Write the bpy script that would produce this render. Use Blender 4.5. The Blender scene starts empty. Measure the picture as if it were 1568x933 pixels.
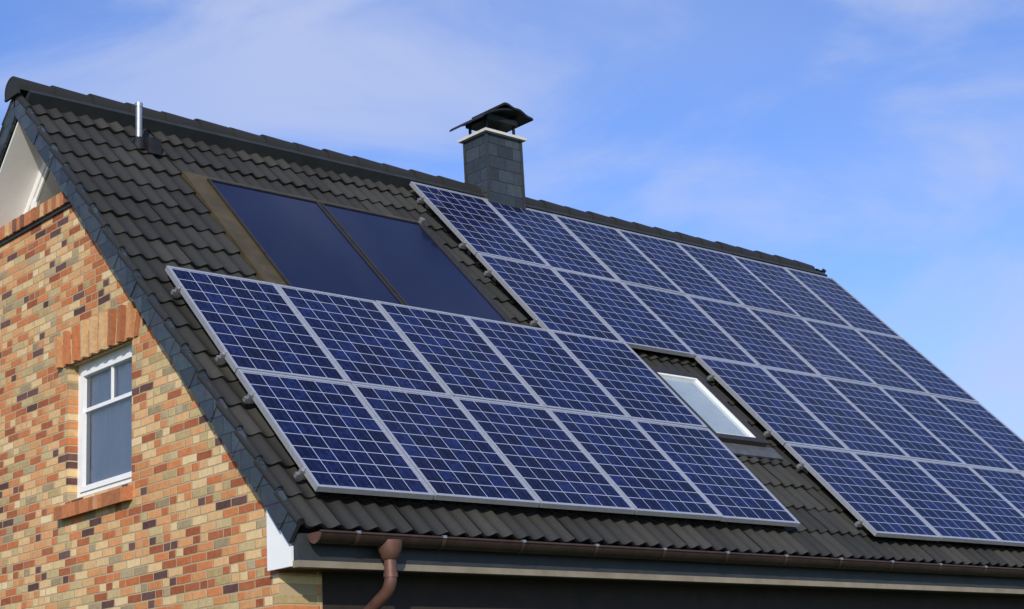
import bpy, math, random
import numpy as np
from mathutils import Matrix, Vector
random.seed(7)
HZ=7.6
TH=0.80822; CT=math.cos(TH); ST=math.sin(TH); TT=ST/CT
UL=-4.20; UR=7.0; VE=6.13
def RF(u,v,n): return Vector((u,-v*CT-n*ST,-v*ST+n*CT))
RM=Matrix(((1,0,0,0),(0,CT,-ST,0),(0,ST,CT,0),(0,0,0,1)))   # local (u,-v,n) -> ridge frame
TZ=Matrix.Translation((0,0,HZ))
sc=bpy.context.scene
# ---------------------------------------------------------------- materials
def newmat(name):
    m=bpy.data.materials.new(name); m.use_nodes=True
    nt=m.node_tree; b=nt.nodes['Principled BSDF']; return m,nt,b
def N(nt,t,**k):
    n=nt.nodes.new(t)
    for a,v in k.items():
        if a in n.inputs: n.inputs[a].default_value=v
        else: setattr(n,a,v)
    return n
def L(nt,a,b): nt.links.new(a,b)
def ramp(nt,stops,interp='LINEAR'):
    r=nt.nodes.new('ShaderNodeValToRGB'); cr=r.color_ramp; cr.interpolation=interp
    while len(cr.elements)<len(stops): cr.elements.new(0.5)
    for e,(p,c) in zip(cr.elements,stops): e.position=p; e.color=(*c,1)
    return r
def mth(nt,op,a,b=None,c=None):
    n=nt.nodes.new('ShaderNodeMath'); n.operation=op
    for i,x in enumerate((a,b,c)):
        if x is None: continue
        if isinstance(x,(int,float)): n.inputs[i].default_value=x
        else: L(nt,x,n.inputs[i])
    return n.outputs[0]
def mixc(nt,f,a,b,blend='MIX'):
    n=nt.nodes.new('ShaderNodeMix'); n.data_type='RGBA'; n.blend_type=blend
    for i,x in ((0,f),(6,a),(7,b)):
        if isinstance(x,(int,float)): n.inputs[i].default_value=x
        elif isinstance(x,tuple): n.inputs[i].default_value=(*x,1)
        else: L(nt,x,n.inputs[i])
    return n.outputs[2]
def bump(nt,b,h,strength=0.5,dist=0.01):
    n=N(nt,'ShaderNodeBump',Strength=strength,Distance=dist); L(nt,h,n.inputs['Height']); L(nt,n.outputs[0],b.inputs['Normal'])
def simple(name,c1,c2,scale=8,rough=0.6,metal=0.0,bmp=0.2,spec=0.5):
    m,nt,b=newmat(name); tc=N(nt,'ShaderNodeTexCoord')
    no=N(nt,'ShaderNodeTexNoise',Scale=scale,Detail=6.0,Roughness=0.65); L(nt,tc.outputs['Object'],no.inputs['Vector'])
    r=ramp(nt,[(0.3,c1),(0.7,c2)]); L(nt,no.outputs['Fac'],r.inputs[0]); L(nt,r.outputs[0],b.inputs['Base Color'])
    b.inputs['Roughness'].default_value=rough; b.inputs['Metallic'].default_value=metal
    b.inputs['Specular IOR Level'].default_value=spec
    if bmp: bump(nt,b,no.outputs['Fac'],bmp,0.004)
    return m
def tile_mat():
    m,nt,b=newmat('concrete_roof_tile'); tc=N(nt,'ShaderNodeTexCoord')
    at=N(nt,'ShaderNodeAttribute',attribute_name='tile_rand')
    no=N(nt,'ShaderNodeTexNoise',Scale=1.3,Detail=5.0); L(nt,tc.outputs['Object'],no.inputs['Vector'])
    n2=N(nt,'ShaderNodeTexNoise',Scale=45.0,Detail=6.0,Roughness=0.7); L(nt,tc.outputs['Object'],n2.inputs['Vector'])
    r=ramp(nt,[(0.0,(0.012,0.0118,0.0105)),(0.5,(0.024,0.0232,0.0195)),(1.0,(0.049,0.047,0.038))])
    f=mth(nt,'ADD',mth(nt,'MULTIPLY',at.outputs['Fac'],0.45),mth(nt,'MULTIPLY',no.outputs['Fac'],0.40))
    f=mth(nt,'ADD',f,mth(nt,'MULTIPLY',n2.outputs['Fac'],0.25)); L(nt,f,r.inputs[0])
    # lichen specks
    n3=N(nt,'ShaderNodeTexNoise',Scale=14.0,Detail=8.0,Roughness=0.8); L(nt,tc.outputs['Object'],n3.inputs['Vector'])
    rr=ramp(nt,[(0.58,(0,0,0)),(0.75,(1,1,1))]); L(nt,n3.outputs['Fac'],rr.inputs[0])
    c=mixc(nt,mth(nt,'MULTIPLY',rr.outputs[0],0.38),r.outputs[0],(0.095,0.096,0.066)); L(nt,c,b.inputs['Base Color'])
    b.inputs['Roughness'].default_value=0.66; b.inputs['Specular IOR Level'].default_value=0.38
    bump(nt,b,n2.outputs['Fac'],0.4,0.004); return m
def slate_mat(axis):
    m,nt,b=newmat('slate_shingle_'+axis); tc=N(nt,'ShaderNodeTexCoord'); s=N(nt,'ShaderNodeSeparateXYZ'); L(nt,tc.outputs['Object'],s.inputs[0])
    c=N(nt,'ShaderNodeCombineXYZ'); L(nt,s.outputs['Y' if axis=='y' else 'X'],c.inputs[0]); L(nt,s.outputs['Z'],c.inputs[1])
    br=N(nt,'ShaderNodeTexBrick',Scale=1.0,**{'Mortar Size':0.004,'Brick Width':0.22,'Row Height':0.14,'Bias':0.0,'Mortar Smooth':0.3})
    br.inputs['Color1'].default_value=(0.020,0.026,0.030,1); br.inputs['Color2'].default_value=(0.046,0.058,0.066,1); br.inputs['Mortar'].default_value=(0.008,0.010,0.011,1)
    L(nt,c.outputs[0],br.inputs['Vector']); 
    no=N(nt,'ShaderNodeTexNoise',Scale=20.0,Detail=6.0); L(nt,tc.outputs['Object'],no.inputs['Vector'])
    L(nt,mixc(nt,0.7,br.outputs['Color'],no.outputs['Color'],'SOFT_LIGHT'),b.inputs['Base Color'])
    b.inputs['Roughness'].default_value=0.5
    h=mth(nt,'SUBTRACT',mth(nt,'MULTIPLY',no.outputs['Fac'],0.3),br.outputs['Fac']); bump(nt,b,h,0.8,0.006); return m
PAL=[(0.0,(0.13,0.065,0.055)),(0.07,(0.36,0.11,0.045)),(0.20,(0.54,0.18,0.065)),(0.34,(0.60,0.265,0.105)),(0.48,(0.64,0.35,0.155)),(0.61,(0.66,0.43,0.20)),(0.74,(0.48,0.36,0.17)),(0.84,(0.70,0.50,0.26)),(0.94,(0.36,0.28,0.16))]
def brick_mat(axis):
    m,nt,b=newmat('mixed_brick_'+axis); tc=N(nt,'ShaderNodeTexCoord'); s=N(nt,'ShaderNodeSeparateXYZ'); L(nt,tc.outputs['Object'],s.inputs[0])
    H=0.0645; W=0.20
    nw=N(nt,'ShaderNodeTexNoise',Scale=9.0,Detail=2.0); L(nt,tc.outputs['Object'],nw.inputs['Vector'])
    wob=mth(nt,'MULTIPLY',mth(nt,'SUBTRACT',nw.outputs['Fac'],0.5),0.012)
    a=mth(nt,'ADD',s.outputs['Y' if axis=='y' else 'X'],wob); zc=mth(nt,'ADD',mth(nt,'ADD',s.outputs['Z'],20.0),wob)
    row=mth(nt,'FLOOR',mth(nt,'DIVIDE',zc,H))
    wn=N(nt,'ShaderNodeTexWhiteNoise',noise_dimensions='1D'); L(nt,row,wn.inputs['W'])
    sh=mth(nt,'ADD',mth(nt,'MULTIPLY',mth(nt,'FLOOR',mth(nt,'MULTIPLY',wn.outputs['Value'],5.0)),0.05),mth(nt,'MULTIPLY',mth(nt,'MODULO',row,2.0),0.5))
    x=mth(nt,'ADD',mth(nt,'DIVIDE',mth(nt,'ADD',a,20.0),W),sh)
    col=mth(nt,'FLOOR',x); fx=mth(nt,'FRACT',x)
    cv=N(nt,'ShaderNodeCombineXYZ'); L(nt,col,cv.inputs[0]); L(nt,row,cv.inputs[1])
    w2=N(nt,'ShaderNodeTexWhiteNoise',noise_dimensions='2D'); L(nt,cv.outputs[0],w2.inputs['Vector'])
    split=mth(nt,'GREATER_THAN',w2.outputs['Value'],0.72)
    half=mth(nt,'MULTIPLY',split,mth(nt,'GREATER_THAN',fx,0.5))
    cv2=N(nt,'ShaderNodeCombineXYZ'); L(nt,mth(nt,'ADD',col,mth(nt,'MULTIPLY',half,0.37)),cv2.inputs[0]); L(nt,mth(nt,'ADD',row,0.5),cv2.inputs[1])
    w3=N(nt,'ShaderNodeTexWhiteNoise',noise_dimensions='2D'); L(nt,cv2.outputs[0],w3.inputs['Vector'])
    r=ramp(nt,PAL,'CONSTANT'); L(nt,w3.outputs['Value'],r.inputs[0])
    w4=N(nt,'ShaderNodeSeparateColor'); L(nt,w3.outputs['Color'],w4.inputs[0])
    no=N(nt,'ShaderNodeTexNoise',Scale=26.0,Detail=8.0,Roughness=0.7); L(nt,tc.outputs['Object'],no.inputs['Vector'])
    mott=mth(nt,'ADD',mth(nt,'MULTIPLY',no.outputs['Fac'],0.75),mth(nt,'MULTIPLY',w4.outputs[1],0.28))
    col3=mixc(nt,1.0,r.outputs[0],mott,'SOFT_LIGHT')
    fz=mth(nt,'FRACT',mth(nt,'DIVIDE',zc,H))
    dz=mth(nt,'MULTIPLY',mth(nt,'SUBTRACT',0.5,mth(nt,'ABSOLUTE',mth(nt,'SUBTRACT',fz,0.5))),H)
    dx=mth(nt,'MULTIPLY',mth(nt,'SUBTRACT',0.5,mth(nt,'ABSOLUTE',mth(nt,'SUBTRACT',fx,0.5))),W)
    dm=mth(nt,'ADD',mth(nt,'MULTIPLY',mth(nt,'ABSOLUTE',mth(nt,'SUBTRACT',fx,0.5)),W),mth(nt,'MULTIPLY',mth(nt,'SUBTRACT',1.0,split),1.0))
    d=mth(nt,'MINIMUM',mth(nt,'MINIMUM',dz,dx),dm)
    d=mth(nt,'ADD',d,mth(nt,'MULTIPLY',mth(nt,'SUBTRACT',no.outputs['Fac'],0.5),0.007))
    mask=N(nt,'ShaderNodeMapRange',**{'From Min':0.003,'From Max':0.008}); L(nt,d,mask.inputs[0])
    c=mixc(nt,mask.outputs[0],(0.48,0.36,0.21),col3)
    nb=N(nt,'ShaderNodeTexNoise',Scale=0.8,Detail=3.0); L(nt,tc.outputs['Object'],nb.inputs['Vector'])
    mr=N(nt,'ShaderNodeMapRange',**{'To Min':0.76,'To Max':1.06}); L(nt,nb.outputs['Fac'],mr.inputs[0])
    cc=N(nt,'ShaderNodeVectorMath',operation='SCALE'); L(nt,c,cc.inputs[0]); L(nt,mr.outputs[0],cc.inputs['Scale'])
    L(nt,cc.outputs[0],b.inputs['Base Color']); b.inputs['Roughness'].default_value=0.85; b.inputs['Specular IOR Level'].default_value=0.25
    h=mth(nt,'ADD',mask.outputs[0],mth(nt,'MULTIPLY',no.outputs['Fac'],0.6)); bump(nt,b,h,0.7,0.006); return m
def cell_mat():
    m,nt,b=newmat('polycrystalline_cells'); tc=N(nt,'ShaderNodeTexCoord'); s=N(nt,'ShaderNodeSeparateXYZ'); L(nt,tc.outputs['UV'],s.inputs[0])
    oi=N(nt,'ShaderNodeObjectInfo')
    fx=mth(nt,'FRACT',s.outputs[0]); fy=mth(nt,'FRACT',s.outputs[1])
    ax=mth(nt,'ABSOLUTE',mth(nt,'SUBTRACT',fx,0.5)); ay=mth(nt,'ABSOLUTE',mth(nt,'SUBTRACT',fy,0.5))
    g=mth(nt,'MAXIMUM',mth(nt,'GREATER_THAN',ax,0.478),mth(nt,'GREATER_THAN',ay,0.474))
    bus=mth(nt,'LESS_THAN',mth(nt,'ABSOLUTE',mth(nt,'SUBTRACT',ax,0.22)),0.008)
    cv=N(nt,'ShaderNodeCombineXYZ'); L(nt,mth(nt,'FLOOR',s.outputs[0]),cv.inputs[0]); L(nt,mth(nt,'FLOOR',s.outputs[1]),cv.inputs[1]); L(nt,mth(nt,'MULTIPLY',oi.outputs['Random'],91.0),cv.inputs[2])
    wn=N(nt,'ShaderNodeTexWhiteNoise'); L(nt,cv.outputs[0],wn.inputs['Vector'])
    vo=N(nt,'ShaderNodeTexVoronoi',Scale=5.0); ad=N(nt,'ShaderNodeVectorMath',operation='ADD'); L(nt,tc.outputs['UV'],ad.inputs[0]); L(nt,cv.outputs[0],ad.inputs[1]); L(nt,ad.outputs[0],vo.inputs['Vector'])
    vs=N(nt,'ShaderNodeSeparateColor'); L(nt,vo.outputs['Color'],vs.inputs[0])
    f=mth(nt,'ADD',mth(nt,'MULTIPLY',wn.outputs['Value'],0.5),mth(nt,'MULTIPLY',vs.outputs[0],0.5))
    r=ramp(nt,[(0.0,(0.0015,0.002,0.014)),(0.5,(0.003,0.006,0.036)),(1.0,(0.010,0.020,0.100))]); L(nt,f,r.inputs[0])
    c=mixc(nt,mth(nt,'MULTIPLY',bus,0.35),r.outputs[0],(0.12,0.13,0.20)); c=mixc(nt,g,c,(0.35,0.38,0.48))
    L(nt,c,b.inputs['Base Color']); b.inputs['Roughness'].default_value=0.35; b.inputs['Specular IOR Level'].default_value=0.08
    b.inputs['Coat Weight'].default_value=0.28; b.inputs['Coat Roughness'].default_value=0.06; b.inputs['Coat IOR'].default_value=1.35
    return m
def glassy(name,c,rough=0.05,coat=1.0,ior=1.5,spec=.5):
    m=simple(name,tuple(x*0.8 for x in c),tuple(x*1.15 for x in c),1.5,rough,0,0,spec)
    b=m.node_tree.nodes['Principled BSDF']; b.inputs['Coat IOR'].default_value=ior; b.inputs['Coat Weight'].default_value=coat; b.inputs['Coat Roughness'].default_value=0.03; return m
def clear_glass(name):
    m,nt,b=newmat(name); nt.nodes.remove(b); out=nt.nodes['Material Output']
    tc=N(nt,'ShaderNodeTexCoord'); no=N(nt,'ShaderNodeTexNoise',Scale=2.0); L(nt,tc.outputs['Object'],no.inputs['Vector'])
    bp=N(nt,'ShaderNodeBump',Strength=0.05,Distance=0.01); L(nt,no.outputs['Fac'],bp.inputs['Height'])
    t=N(nt,'ShaderNodeBsdfTransparent'); t.inputs[0].default_value=(.92,.93,.92,1); g=N(nt,'ShaderNodeBsdfGlossy'); g.inputs['Roughness'].default_value=.02; L(nt,bp.outputs[0],g.inputs['Normal'])
    fr=N(nt,'ShaderNodeFresnel'); fr.inputs[0].default_value=1.42; mx=N(nt,'ShaderNodeMixShader'); L(nt,fr.outputs[0],mx.inputs[0]); L(nt,t.outputs[0],mx.inputs[1]); L(nt,g.outputs[0],mx.inputs[2]); L(nt,mx.outputs[0],out.inputs[0]); return m
M=dict(tile=tile_mat(), slx=slate_mat('x'), sly=slate_mat('y'), bx=brick_mat('x'), by=brick_mat('y'), cell=cell_mat(),
 alu=simple('aluminium_frame',(0.50,0.51,0.53),(0.62,0.63,0.65),30,0.38,0.6,0.05),
 clamp=simple('panel_clamp',(0.26,0.26,0.27),(0.36,0.36,0.37),30,0.45,0.6,0.05),
 white=simple('white_paint',(0.76,0.76,0.74),(0.83,0.83,0.81),4,0.45,0,0.05),
 copper=simple('weathered_copper',(0.026,0.018,0.014),(0.062,0.036,0.027),9,0.5,0.4,0.15),
 copper2=simple('downpipe_copper',(0.11,0.055,0.042),(0.19,0.095,0.07),9,0.5,0.4,0.15),
 copper3=simple('gutter_bead',(0.06,0.035,0.027),(0.11,0.06,0.045),9,0.5,0.4,0.15),
 dark=simple('dark_fascia',(0.018,0.022,0.024),(0.032,0.036,0.038),6,0.55),
 bronze=simple('bronze_flashing',(0.042,0.032,0.013),(0.095,0.070,0.028),5,0.6,0.1),
 darkfr=simple('dark_metal_frame',(0.022,0.019,0.014),(0.042,0.036,0.026),12,0.5,0.2),
 black=simple('sooty_steel',(0.010,0.010,0.011),(0.03,0.029,0.028),10,0.5,0.4,0.3),
 wood=simple('shaded_brown_timber',(0.016,0.010,0.007),(0.032,0.020,0.013),6,0.7),  # brown timber, colour darkened to carry the eave shade on the front wall
 beige=simple('beige_trim',(0.17,0.14,0.10),(0.27,0.23,0.17),4,0.6),
 conc=simple('pale_concrete',(0.50,0.48,0.42),(0.62,0.60,0.54),12,0.8,0,0.4),
 lead=simple('lead_flashing',(0.07,0.072,0.074),(0.13,0.135,0.14),9,0.5,0.3,0.3),
 absorber=glassy('thermal_absorber',(0.006,0.008,0.032),0.15,0.34,1.4,0.15),
 wglass=clear_glass('window_glass'), sglass=glassy('skylight_glass_glare',(0.34,0.40,0.40),0.03,1.0,1.6),  # skylight pane: pale base colour paints in the whitish glare
 dglass=glassy('dark_pane',(0.05,0.055,0.045)),
 curtain=simple('net_curtain',(0.66,0.68,0.70),(0.80,0.78,0.77),3,0.8,0,0),
 grass=simple('grass',(0.035,0.07,0.018),(0.08,0.12,0.035),0.6,0.9,0,0.5),
 steel=simple('galvanised_steel',(0.28,0.29,0.30),(0.42,0.43,0.44),20,0.4,0.7,0.1))
PALS=[simple('brick_tone_%d'%i,tuple(x*0.75 for x in c),tuple(min(1,x*1.15) for x in c),30,0.85,0,0.4,0.25) for i,c in enumerate([(0.48,0.18,0.075),(0.52,0.26,0.12),(0.36,0.14,0.06),(0.58,0.38,0.19),(0.20,0.09,0.06)])]
# ---------------------------------------------------------------- mesh builder
class MB:
    def __init__(s): s.v=[];s.f=[];s.m=[];s.mats=[];s.sm=[];s.uv={}
    def mi(s,m):
        if m not in s.mats: s.mats.append(m)
        return s.mats.index(m)
    def add(s,vs,fs,m,smooth=False):
        o=len(s.v); s.v+= [tuple(x) for x in vs]; k=s.mi(m)
        for f in fs: s.f.append(tuple(o+i for i in f)); s.m.append(k); s.sm.append(smooth)
        return o
    def box(s,a,b,m,c=0.0):
        x0,y0,z0=a;x1,y1,z1=b
        vs=[(x,y,z) for z in (z0,z1) for y in (y0,y1) for x in (x0,x1)]
        s.add(vs,[(0,2,3,1),(4,5,7,6),(0,1,5,4),(2,6,7,3),(0,4,6,2),(1,3,7,5)],m)
    def prism(s,poly,d,m,axis='x'):
        P=lambda p,t:(t,p[0],p[1]) if axis=='x' else ((p[0],t,p[1]) if axis=='y' else (p[0],p[1],t))
        n=len(poly); vs=[P(p,d[0]) for p in poly]+[P(p,d[1]) for p in poly]
        s.add(vs,[tuple(range(n))[::-1],tuple(range(n,2*n))]+[(i,(i+1)%n,(i+1)%n+n,i+n) for i in range(n)],m)
    def tube(s,pts,r,m,seg=16,cap=True):
        pts=[Vector(p) for p in pts]; rs=r if isinstance(r,(list,tuple)) else [r]*len(pts)
        vs=[];prev=None
        for i,p in enumerate(pts):
            t=(pts[min(i+1,len(pts)-1)]-pts[max(i-1,0)]).normalized()
            if prev is None: a=t.orthogonal().normalized()
            else: a=(prev-t*prev.dot(t)).normalized()
            prev=a; b=t.cross(a)
            for k in range(seg):
                w=2*math.pi*k/seg; vs.append(p+(a*math.cos(w)+b*math.sin(w))*rs[i])
        fs=[(i*seg+k,i*seg+(k+1)%seg,(i+1)*seg+(k+1)%seg,(i+1)*seg+k) for i in range(len(pts)-1) for k in range(seg)]
        s.add(vs,fs,m,True)
        if cap: s.add(vs[:seg],[tuple(range(seg))[::-1]],m); s.add(vs[-seg:],[tuple(range(seg))],m)
    def build(s,name,parent=None,matrix=None,recalc=True):
        me=bpy.data.meshes.new(name); me.from_pydata(s.v,[],s.f)
        for m in s.mats: me.materials.append(m)
        me.polygons.foreach_set('material_index',s.m); me.polygons.foreach_set('use_smooth',s.sm)
        if recalc:
            import bmesh; bm=bmesh.new(); bm.from_mesh(me); bmesh.ops.recalc_face_normals(bm,faces=bm.faces); bm.to_mesh(me); bm.free()
        me.update(); return place(name,me,parent,matrix)
def place(name,me,parent=None,matrix=None):
    o=bpy.data.objects.new(name,me); sc.collection.objects.link(o)
    if parent is not None: o.parent=parent
    if matrix is not None: o.matrix_local=matrix
    return o
def empty(name,mat): 
    e=bpy.data.objects.new(name,None); sc.collection.objects.link(e); e.matrix_world=mat; return e
house=empty('brick_house',TZ)
# ---------------------------------------------------------------- roof tiles
def tiles(vend):
    G=0.335; TW=0.30; vs=[];fs=[];sm=[];rand=[]
    nc=int(math.ceil(vend/G)); K=8
    prof=lambda x:0.032*(0.5+0.5*math.cos(2*math.pi*(x/0.15)))**1.3
    for j in range(nc):
        vb=vend-j*G; vt=max(vb-G-0.05,0.0)
        nt_=int(math.ceil((UR-UL)/TW))
        for i in range(nt_):
            u0=UL+i*TW; u1=min(u0+TW,UR); dn=random.uniform(-.004,.004); dv=random.uniform(-.008,.008); rn=random.random(); tilt=random.uniform(-.003,.003)
            o=len(vs); n=2*K+1
            for k in range(n):
                u=u0+(u1-u0)*k/(n-1)*0.995; h=prof(u-UL)+tilt*(k/n-.5)*2
                vs.append((u,-(vt),-0.150+h+dn))
            for rr,(dvv,dd) in enumerate(((-0.012,0.0),(0,-0.004))):
                for k in range(n):
                    u=u0+(u1-u0)*k/(n-1)*0.995; h=prof(u-UL)+tilt*(k/n-.5)*2
                    vs.append((u,-(vb+dv+dvv),-0.118+h+dn+dd))
            for k in range(n):
                x,y,z=vs[o+2*n+k]; vs.append((x,y,z))
            for k in range(n):
                x,y,z=vs[o+2*n+k]; vs.append((x,y+0.004,z-0.022))
            for k in range(n-1):
                for a in (0,1): fs.append((o+a*n+k,o+(a+1)*n+k,o+(a+1)*n+k+1,o+a*n+k+1)); sm.append(True)
                fs.append((o+3*n+k,o+4*n+k,o+4*n+k+1,o+3*n+k+1)); sm.append(False)
            rand+= [rn]*(5*n)
    me=bpy.data.meshes.new('roof_tiles'); me.from_pydata(vs,[],fs); me.materials.append(M['tile'])
    me.polygons.foreach_set('use_smooth',sm); a=me.attributes.new('tile_rand','FLOAT','POINT'); a.data.foreach_set('value',rand); me.update(); return me
tm=tiles(VE)
place('roof_tiles_front',tm,house,RM)
BACK=Matrix.Translation(((UL+UR),0,0))@Matrix.Rotation(math.pi,4,'Z')
place('roof_tiles_back',tm,house,BACK@RM)
d=MB(); d.box((UL+.03,-(VE-.08),-0.24),(UR-.03,-0.02,-0.156),M['dark'])
me_d=d.build('roof_deck_front',house,RM).data; place('roof_deck_back',me_d,house,BACK@RM)
# ridge caps
rc=MB(); u=UL-.05
while u<6.72:
    L0=0.40; uu=min(u+L0,6.80); seg=12; r0,r1=0.120,0.102; dz=random.uniform(-.006,.006)
    vs=[]
    for (x,r) in ((u-.03,r0),(uu,r1)):
        for i in range(seg+1):
            w=math.pi*(-0.08+1.16*i/seg); vs.append((x,math.cos(w)*r*1.05,-0.125+math.sin(w)*r+dz))
    for i in range(seg+1):
        x,y,z=vs[i]; vs.append((x,y*0.86,-0.125+(z+0.125)*0.86))
    for i in range(seg+1): vs.append(vs[i])
    fs=[(i,i+1,seg+2+i,seg+1+i) for i in range(seg)]
    rc.add(vs,fs,M['tile'],True); o=2*(seg+1)
    rc.add(vs[o:],[(i,i+1,seg+2+i,seg+1+i) for i in range(seg)],M['tile'])
    u+=0.37
rc.prism([(math.cos(w)*.12,-.125+math.sin(w)*.118) for w in [math.pi*i/10 for i in range(11)]]+[(-.13,-.2),(.13,-.2)],(UL-.078,UL-.055),M['tile'])
rc.build('ridge_caps',house)
# verge slates
vs_=MB()
for sgn in (-1,1):
    v=0.0; i=0
    while v<VE-0.02:
        for (x0,x1) in ((UL-0.035,UL-0.012),(UR+0.012,UR+0.035)):
            t=0.005*(i%2)+random.uniform(0,.006); e=min(v+.20,VE+.0)
            a=RF(0,v,-.075);b=RF(0,e,-.075);c=RF(0,e+.01+random.uniform(-.008,.008),-.245-random.uniform(0,.02));dd=RF(0,v+.01,-.25)
            if v==0: dd=Vector((0,0,-.36)); a=Vector((0,0,-.10))
            P=[(-sgn*p.y if sgn==1 else p.y,p.z) for p in (a,b,c,dd)]
            xx=(x0-t,x1) if x0<0 else (x0,x1+t)
            vs_.prism(P,xx,M['sly'])
        v+=.20; i+=1
vs_.build('verge_slates',house)
vl=MB()
v=VE;
while v>0.05:
    e=max(v-.335,0.0)
    for x in (UL,UR):
        sg=-1 if x<0 else 1
        a=(x+sg*.02,-v,-.085);b=(x+sg*.02,-e,-.112)
        vl.tube([a,b],[0.030,0.030],M['tile'],10)
    v-=.335
o_=vl.build('verge_tiles_front',house,RM); place('verge_tiles_back',o_.data,house,BACK@RM)
# ---------------------------------------------------------------- walls
XW=-4.14; YF=-3.80; XR=6.93; ZG=-HZ
under=lambda y:-TT*abs(y)-0.25/CT
WY0,WY1=-1.88,-.87; WZ0,WZ1=-3.875,-2.775; ZT=-1.40
w=MB(); T=0.30
def yz_at(z): return (-(z+0.25/CT)/TT)
yt=yz_at(ZT)
w.prism([(YF,ZG),(WY0,ZG),(WY0,under(WY0)),(YF,under(YF))],(XW,XW+T),M['by'])
w.prism([(WY0,ZG),(WY1,ZG),(WY1,WZ0),(WY0,WZ0)],(XW,XW+T),M['by'])
yq=min(WY1,-yt)
w.prism([(WY0,WZ1),(WY1,WZ1),(WY1,ZT),(-yt,ZT),(WY0,under(WY0))] if -yt<WY1 else [(WY0,WZ1),(WY1,WZ1),(WY1,under(WY1)),(WY0,under(WY0))],(XW,XW+T),M['by'])
P=[(WY1,ZG),(-YF,ZG),(-YF,under(YF)),(yt,ZT)]+([(WY1,ZT)] if -yt<WY1 else [(-yt,ZT),(WY1,under(WY1))])
w.prism(P,(XW,XW+T),M['by'])
w.prism([(YF,ZG),(-YF,ZG),(-YF,under(YF)),(0,under(0)),(YF,under(YF))],(XR-T,XR),M['by'])
w.build('gable_walls',house)
w=MB()
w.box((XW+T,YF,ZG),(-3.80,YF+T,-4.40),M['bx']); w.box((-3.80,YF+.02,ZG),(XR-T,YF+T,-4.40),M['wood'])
w.box((XW+T,-YF-T,ZG),(XR-T,-YF,-4.40),M['bx']); w.build('side_walls',house)
# soldier course on gable shelf
s=MB(); y=-yt-.04
XG_=XW+T-.02
while y<yt:
    h=random.choice((0.0,0.0,.006)); s.box((XW-.045-h,y,ZT+.0),(XG_,y+.060,ZT+.115),random.choice(PALS)); y+=.072
s.box((XW-.02,-yt+.06,ZT+.012),(XW+T-.022,yt-.06,ZT+.10),M['conc'])
s.box((XW-.022,-yt-.1,ZT-.03),(XW+T-.02,yt+.02,ZT-.002),M['dark'])  # dark strip standing in for the shadow line below the projecting course
# window head soldier bricks
y=WY0-.10
i=0
while y<WY1+.12:
    t=(y-(WY0+WY1)/2)/.5; lean=t*0.035
    top=WZ1+.215+(0.085 if i%2 else 0)-0.02*t*t+random.uniform(-.006,.006); pr=.045 if i%2==1 else .014
    P=[(y,WZ1-.0),(y+.054,WZ1-.0),(y+.054+lean,top),(y+lean,top)]
    s.prism(P,(XW-pr,XW+.02),PALS[random.choice((0,0,1,2,3))]); y+=.0705; i+=1
# sill rowlock
y=WY0-.02
while y<WY1+.05:
    P=[(XW-.075,WZ0-.150),(XW+.10,WZ0-.115),(XW+.10,WZ0-.003),(XW-.075,WZ0-.045)]
    s.prism([(a,b) for a,b in P],(y,y+.056),PALS[random.choice((0,0,1,2,2))],'y'); y+=.0705
s.prism([(XW-.066,WZ0-.140),(XW+.08,WZ0-.11),(XW+.08,WZ0-.012),(XW-.066,WZ0-.052)],(WY0-.015,y-.014),M['conc'],'y')
s.build('brick_trim',house)
# window
f=MB(); X=XW+.085
def ring(a0,a1,b0,b1,wd,x0,x1,m):
    f.box((x0,a0,b0),(x1,a0+wd,b1),m); f.box((x0,a1-wd,b0),(x1,a1,b1),m)
    f.box((x0,a0+wd,b0),(x1,a1-wd,b0+wd),m); f.box((x0,a0+wd,b1-wd),(x1,a1-wd,b1),m)
ring(WY0,WY1,WZ0,WZ1,.06,X,X+.07,M['white'])
ring(WY0+.062,WY1-.062,WZ0+.062,WZ1-.062,.042,X-.015,X+.05,M['white'])
zt=WZ1-.40; ym=(WY0+WY1)/2-.03
f.box((X+.003,WY0+.104,zt),(X+.04,WY1-.104,zt+.03),M['white'])
f.box((X+.005,ym-.011,zt+.03),(X+.038,ym+.011,WZ1-.104),M['white'])
n=60; vs=[]
for i in range(n+1):
    yy=WY0+.06+(WY1-WY0-.12)*i/n; xx=X+.065+.008*math.sin(i*1.3)+.005*math.sin(i*.6)
    vs+=[(xx,yy,WZ0+.02),(xx,yy,WZ1-.02)]
f.add(vs,[(2*i,2*i+2,2*i+3,2*i+1) for i in range(n)],M['curtain'],True)
f.add([(X+.02,WY0+.09,WZ0+.09),(X+.02,WY1-.09,WZ0+.09),(X+.02,WY1-.09,WZ1-.09),(X+.02,WY0+.09,WZ1-.09)],[(0,1,2,3)],M['wglass'])
f.build('gable_window',house)
# recessed gable glazing + white soffit
XG=-3.86
f=MB()
for sgn in (-1,1):
    a=0.262/CT
    P=[(0,-a),(sgn*-yt*1.1,-a-yt*1.1*TT),(sgn*-yt*1.1,-a-yt*1.1*TT-.03),(0,-a-.03)]
    f.prism(P,(UL+.0,XG+.3),M['white'])
za=-.262/CT-.032
def tri(w0,w1,x0,x1,m):
    for sg in (-1,1):
        P=[(0,za-w0),(sg*yt*1.02,za-w0-yt*1.02*TT),(sg*yt*1.02,za-w1-yt*1.02*TT),(0,za-w1)]
        f.prism(P,(x0,x1),m)
tri(0,.10,XG,XG+.06,M['white']); tri(.103,.16,XG+.015,XG+.055,M['white'])
f.prism([(-yt,za-.13-yt*TT),(yt,za-.13-yt*TT),(0,za-.13)],(XG+.03,XG+.035),M['dglass'])
for yy in (-.42,.42): f.box((XG+.005,yy-.035,ZT-.1),(XG+.05,yy+.035,za-.1-abs(yy)*TT),M['white'])
f.build('recessed_gable_glazing',house)
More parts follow.
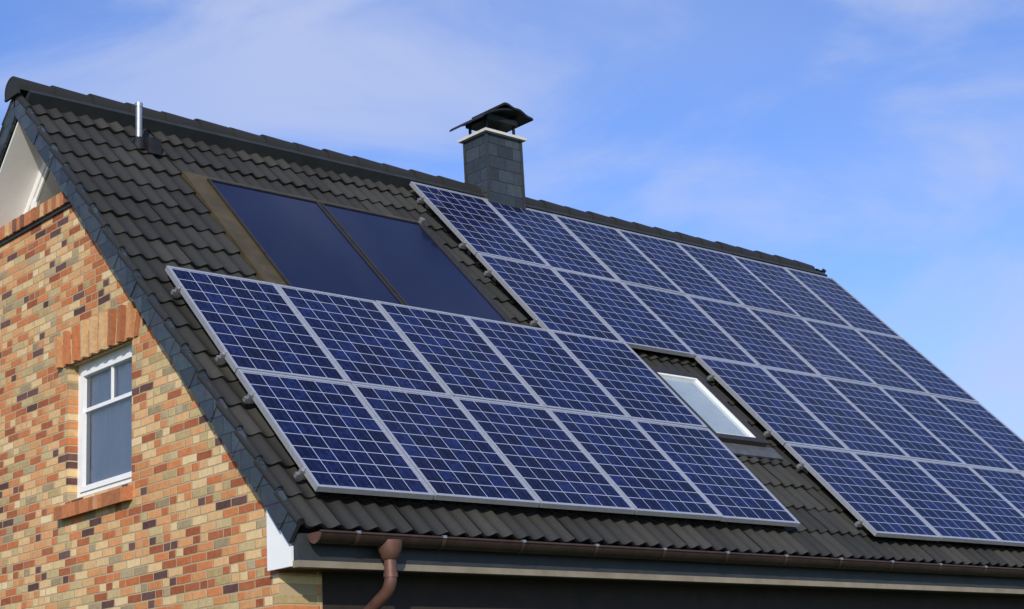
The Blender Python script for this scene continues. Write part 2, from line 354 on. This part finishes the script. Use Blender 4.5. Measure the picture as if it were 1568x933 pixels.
# ---------------------------------------------------------------- eaves
pe=RF(0,VE,-.13); ye,ze=pe.y,pe.z
e=MB()
for sg in (1,-1):
    Y=lambda y:y*sg
    def bx(a,b,m): e.box((a[0],min(Y(a[1]),Y(b[1])),a[2]),(b[0],max(Y(a[1]),Y(b[1])),b[2]),m)
    bx((UL,ye+.04,ze-.20),(UR,ye+.075,ze-.03),M['dark'])
    bx((UL,ye+.035,ze-.245),(UR,ye+.095,ze-.202),M['beige'])
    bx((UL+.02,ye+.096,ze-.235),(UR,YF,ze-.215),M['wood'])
    for (x0,x1) in ((UL-.010,UL+.012),(UR-.012,UR+.010)):
        P=[(Y(ye+.10),ze-.235),(Y(YF+.03),ze-.235),(Y(YF+.03),under(YF+.03)+.02),(Y(ye+.10),under(ye+.10)+.03)]
        e.prism(P,(x0,x1),M['white'])
e.build('eaves',house)
# gutter
gut=empty('rain_gutter',TZ)
def gutter(sg,nm):
    g=MB(); R=.068; gy=(ye-.055)*sg; gz=ze-.035; seg=12; G0=UL+.07
    for r,fl in ((R,1),(R-.006,0)):
        vs=[];
        for x in (G0,UR-.0):
            for i in range(seg+1):
                w=math.pi+math.pi*i/seg; vs.append((x,gy+math.cos(w)*r,gz+math.sin(w)*r))
        g.add(vs,[(i,i+1,seg+2+i,seg+1+i) for i in range(seg)],M['copper'],True)
    for x in (G0-.005,UR-.0):
        g.prism([(gy+math.cos(math.pi+math.pi*i/seg)*(R+.004),gz+math.sin(math.pi+math.pi*i/seg)*(R+.004)) for i in range(seg+1)],(x,x+.008),M['copper2'])
    g.tube([(G0-.005,gy-sg*R,gz),(UR,gy-sg*R,gz)],.009,M['copper3'],8)
    x=UL+.35
    while x<UR:
        vs=[]
        for xx in (x,x+.03):
            for i in range(seg+1):
                w=math.pi+math.pi*i/seg; vs.append((xx,gy+math.cos(w)*(R+.005),gz+math.sin(w)*(R+.005)))
        g.add(vs,[(i,i+1,seg+2+i,seg+1+i) for i in range(seg)],M['copper3'],True)
        g.box((x,gy-sg*R-.012,gz-.004),(x+.03,gy-sg*R+.012,gz+.014),M['steel']); x+=.72
    return g.build(nm,gut),gy,gz
_,gy,gz=gutter(1,'gutter_trough_front'); gutter(-1,'gutter_trough_back')
dp=MB(); ux=-3.53
dp.tube([(ux,gy,gz-.03),(ux,gy,gz-.09),(ux,gy,gz-.15),(ux,gy,gz-.155)],[.088,.08,.054,.046],M['copper2'],18)
A_=math.radians(62); zb_=gz-.26; rb=.13
pts=[(ux,gy,gz-.15),(ux,gy,zb_)]
for i in range(1,9):
    t=i/8*A_; pts.append((ux,gy+rb*(1-math.cos(t)),zb_-rb*math.sin(t)))
e1=pts[-1]; dy=(YF-.07)-e1[1]-rb*(1-math.cos(A_)); pts.append((ux,e1[1]+dy,e1[2]-dy/math.tan(A_)))
e2=pts[-1]
for i in range(1,9):
    t=A_*(1-i/8); pts.append((ux,YF-.07-rb*(1-math.cos(t)),e2[2]-rb*(math.sin(A_)-math.sin(t))))
pts.append((ux,YF-.07,ZG+.05)); dp.tube(pts,.042,M['copper2'],18)
dp.tube([(ux,gy,zb_+.02),(ux,gy,zb_-.01)],.048,M['copper2'],18)
dp.build('downpipe',gut)
# ---------------------------------------------------------------- solar panels
MESH={}
def panel_mesh(h):
    k=round(h,3)
    if k in MESH: return MESH[k]
    p=MB(); W_=.987; fw=.022; dp_=.042
    p.box((0,-h,-dp_),(fw,0,0),M['alu']); p.box((W_-fw,-h,-dp_),(W_,0,0),M['alu'])
    p.box((fw,-h,-dp_),(W_-fw,-h+fw,-.0005),M['alu']); p.box((fw,-fw,-dp_),(W_-fw,0,-.0005),M['alu'])
    p.box((fw,-h+fw,-.012),(W_-fw,-fw,-.006),M['cell'])
    p.box((.3,-.35,-.05),(.45,-.25,-.014),M['dark'])
    o=p.build('solar_panel'); me=o.data; bpy.data.objects.remove(o)
    uv=me.uv_layers.new(name='UVMap'); m_=fw+.006
    for lp in me.loops:
        c=me.vertices[lp.vertex_index].co; uv.data[lp.index].uv=((c.x-m_)/(W_-2*m_)*6,(c.y+h-m_)/(h-2*m_)*9)
    MESH[k]=me; return me
AV=[3.080,4.480,5.855]; BV=[.304,1.720,3.105,4.571,5.916]; UA=-3.99
mount=MB()
def row(u0,n,v0,v1):
    h=v1-v0-.014
    for i in range(n):
        tw=Matrix.Rotation(random.uniform(-.003,.003),4,'X')@Matrix.Rotation(random.uniform(-.003,.003),4,'Y')
        place('solar_panel',panel_mesh(h),None,TZ@RM@Matrix.Translation((u0+i+.006,-(v0+.006),random.uniform(-.0015,.0015)))@tw)
    for f_ in (.22,.86):
        vv=v0+h*f_; mount.box((u0-.045,-vv-.016,-.080),(u0+n+.03,-vv+.016,-.046),M['clamp'])
        mount.box((u0-.026,-vv-.015,-.045),(u0+.001,-vv+.015,-.016),M['clamp']); mount.box((u0-.008,-vv-.014,-.016),(u0+.010,-vv+.014,.005),M['alu'])
        uu=u0+.1
        while uu<u0+n: mount.box((uu,-vv-.03,-.13),(uu+.03,-vv+.03,-.081),M['steel']); uu+=.9
for i in range(2): row(UA,5,AV[i],AV[i+1])
for i in range(4): row(0 if i<2 else 2,7 if i<2 else 5,BV[i],BV[i+1])
mount.build('mounting_rails',house,RM)
# ---------------------------------------------------------------- thermal collectors
def uvn_frame(mb,u0,u1,v0,v1,wd,n0,n1,m):
    mb.box((u0,-v1,n0),(u0+wd,-v0,n1),m); mb.box((u1-wd,-v1,n0),(u1,-v0,n1),m)
    mb.box((u0+wd,-v1,n0),(u1-wd,-v1+wd,n1),m); mb.box((u0+wd,-v0-wd,n0),(u1-wd,-v0,n1),m)
CN=-.055
for (a,b_) in ((-2.77,-1.575),(-1.555,-.36)):
    c=MB(); uvn_frame(c,a,b_,1.17,3.20,.026,-.14,CN,M['darkfr']); c.box((a+.026,-3.174,-.13),(b_-.026,-1.196,CN-.01),M['absorber'])
    c.build('solar_thermal_collector',None,TZ@RM)
c=MB(); c.box((-2.98,-3.3,-.14),(-2.772,-1.09,-.075),M['bronze']); c.box((-2.772,-1.168,-.14),(-.28,-1.09,-.078),M['bronze']); c.box((-.358,-3.3,-.14),(-.25,-1.168,-.08),M['darkfr'])
c.tube([(-.30,-1.12,-.09),(-.30,-1.12,-.03)],.03,M['steel'],10)
c.build('collector_flashing',house,RM)
# ---------------------------------------------------------------- skylight
c=MB(); a,b_,v0,v1=1.06,1.79,3.42,4.56
uvn_frame(c,a,b_,v0,v1,.07,-.14,-.035,M['darkfr']); uvn_frame(c,a+.072,b_-.072,v0+.072,v1-.072,.028,-.13,-.05,M['white'])
c.box((a+.10,-(v1-.10),-.10),(b_-.10,-(v0+.10),-.075),M['sglass'])
c.box((a-.04,-(v1+.17),-.10),(b_+.10,-(v1+.002),-.082),M['lead']); c.box((a-.04,-v1,-.115),(a-.002,-v0+.1,-.09),M['darkfr']); c.box((b_+.002,-v1,-.115),(b_+.09,-v0+.1,-.09),M['darkfr'])
c.build('skylight',None,TZ@RM)
# ---------------------------------------------------------------- vent pipe
c=MB(); p=Vector((-3.22,-.35,0)); zb=-TT*.35-.15
c.tube([(p.x,p.y,zb-.1),(p.x,p.y,zb+.35)],.030,M['steel'],16); c.tube([(p.x,p.y,zb+.345),(p.x,p.y,zb+.38)],.035,M['steel'],16); c.tube([(p.x,p.y,zb-.08),(p.x,p.y,zb+.05)],[.085,.04],M['black'],16)
c.box((p.x+.03,p.y-.12,zb-.12),(p.x+.16,p.y+.04,zb+.03),M['black'])
c.build('vent_pipe',None,TZ)
# ---------------------------------------------------------------- chimney
chm=empty('chimney',TZ)
cx0,cx1,cy0,cy1=1.06,1.56,-.24,.13; zt=.53
c=MB()
z0=-.6
V8=[(cx0,cy0,z0),(cx1,cy0,z0),(cx1,cy0,zt),(cx0,cy0,zt),(cx0,cy1,z0),(cx1,cy1,z0),(cx1,cy1,zt),(cx0,cy1,zt)]
c.add(V8,[(0,1,2,3),(5,4,7,6)],M['slx']); c.add(V8,[(4,0,3,7),(1,5,6,2),(3,2,6,7)],M['sly'])
for (x,y) in ((cx0,cy0),(cx1,cy0),(cx0,cy1),(cx1,cy1)): c.box((x-.012,y-.012,z0),(x+.012,y+.012,zt-.002),M['dark'])
c.build('chimney_stack',chm)
c=MB(); c.box((cx0-.05,cy0-.05,zt+.002),(cx1+.05,cy1+.05,zt+.032),M['conc']); c.box((cx0+.12,cy0+.1,zt+.033),(cx1-.12,cy1-.1,zt+.10),M['black']); c.build('crown_slab',chm)
c=MB()
for x in (cx0+.05,cx1-.05):
    for y in (cy0+.05,cy1-.05): c.box((x-.012,y-.012,zt+.033),(x+.012,y+.012,zt+.21),M['black'])
def sheet(prof,y0,y1,th=.010):
    n=len(prof); vs=[(x,y,z+t) for y in (y0,y1) for t in (0,th) for (x,z) in prof]; fs=[]
    for i in range(n-1): fs+=[(i,i+1,2*n+i+1,2*n+i),(n+i,n+i+1,3*n+i+1,3*n+i),(i,i+1,n+i+1,n+i),(2*n+i,2*n+i+1,3*n+i+1,3*n+i)]
    fs+=[(0,n,3*n,2*n),(n-1,2*n-1,4*n-1,3*n-1)]; c.add(vs,fs,M['black'])
xm=(cx0+cx1)/2
pL=[(cx0-.12+(xm+.12-cx0+.12)*t,zt+.125+.165*math.sin(t*math.pi/2)**.75) for t in [(i/14)**1.4 for i in range(15)]]
pR=[(xm-.07+(cx1+.10-xm+.07)*t,zt+.325-.03*t-.075*t*t+.008*math.sin(t*14)) for t in [i/14 for i in range(15)]]
sheet(pL,cy0-.10,cy1+.10,.018); sheet(pR,cy0-.12,cy1+.06,.024)
c.box((xm-.22,cy0+.0,zt+.17),(xm+.22,cy1-.0,zt+.23),M['black'])
c.build('chimney_cowl',chm)
# ---------------------------------------------------------------- ground
g=MB(); g.add([(-600,-600,0),(600,-600,0),(600,600,0),(-600,600,0)],[(0,1,2,3)],M['grass']); g.build('ground')
# ---------------------------------------------------------------- light
S=Vector((-.66,-.68,.42)).normalized(); el=math.asin(S.z)
sun=bpy.data.lights.new('sun','SUN'); sun.energy=3.8; sun.angle=math.radians(.5); sun.color=(1,.93,.81)
so=bpy.data.objects.new('sun',sun); sc.collection.objects.link(so); so.rotation_euler=S.to_track_quat('Z','Y').to_euler()
wd=bpy.data.worlds.new('World'); sc.world=wd; wd.use_nodes=True; nt=wd.node_tree
bg=nt.nodes['Background']; sky=N(nt,'ShaderNodeTexSky'); sky.sky_type='NISHITA'; sky.sun_disc=False; sky.sun_elevation=el; sky.sun_rotation=math.atan2(S.x,S.y)
sky.air_density=1.0; sky.dust_density=0.3; sky.ozone_density=2.0
tc=N(nt,'ShaderNodeTexCoord'); mp=N(nt,'ShaderNodeMapping'); mp.inputs['Scale'].default_value=(2.2,1.6,4.6); mp.inputs['Rotation'].default_value=(.35,-.30,.3); mp.inputs['Location'].default_value=(.35,.1,.2); L(nt,tc.outputs['Generated'],mp.inputs[0])
n1=N(nt,'ShaderNodeTexNoise',Scale=2.6,Detail=9.0,Roughness=.56,Distortion=.5); L(nt,mp.outputs[0],n1.inputs['Vector'])
r=ramp(nt,[(.42,(0,0,0)),(.74,(1,1,1))],'EASE'); L(nt,n1.outputs['Fac'],r.inputs[0])
n2=N(nt,'ShaderNodeTexNoise',Scale=1.1,Detail=3.0,Roughness=.5); L(nt,mp.outputs[0],n2.inputs['Vector'])
r2=ramp(nt,[(.38,(.0,.0,.0)),(.65,(.55,.55,.55))]); L(nt,n2.outputs['Fac'],r2.inputs[0])
tint=mixc(nt,1.0,sky.outputs[0],(1.06,1.27,1.88),'MULTIPLY')
fac=mth(nt,'ADD',mth(nt,'MULTIPLY',r.outputs[0],.62),mth(nt,'MULTIPLY',r2.outputs[0],.40))
L(nt,mixc(nt,fac,tint,(5.2,6.0,8.6)),bg.inputs[0]); bg.inputs[1].default_value=.10
sc.view_settings.view_transform='Standard'; sc.view_settings.look='None'; sc.view_settings.exposure=0
# ---------------------------------------------------------------- camera
q=[-10.38628,-13.02656,-5.99478,0.73995,0.25376,-0.05562,2580.89887,485.00557]
y_,p_,r_=q[3:6]
fw=Vector((math.sin(y_)*math.cos(p_),math.cos(y_)*math.cos(p_),math.sin(p_))); rt=Vector((math.cos(y_),-math.sin(y_),0)); up=rt.cross(fw)
R_=math.cos(r_)*rt+math.sin(r_)*up; U_=-math.sin(r_)*rt+math.cos(r_)*up
cd=bpy.data.cameras.new('camera'); co=bpy.data.objects.new('camera',cd); sc.collection.objects.link(co)
mw=Matrix((R_,U_,-fw)).transposed().to_4x4(); mw.translation=Vector(q[:3])+Vector((0,0,HZ)); co.matrix_world=mw
cd.sensor_width=36; cd.lens=q[6]/1568*36; cd.shift_y=(q[7]-466.5)/1568; cd.clip_end=3000; sc.camera=co
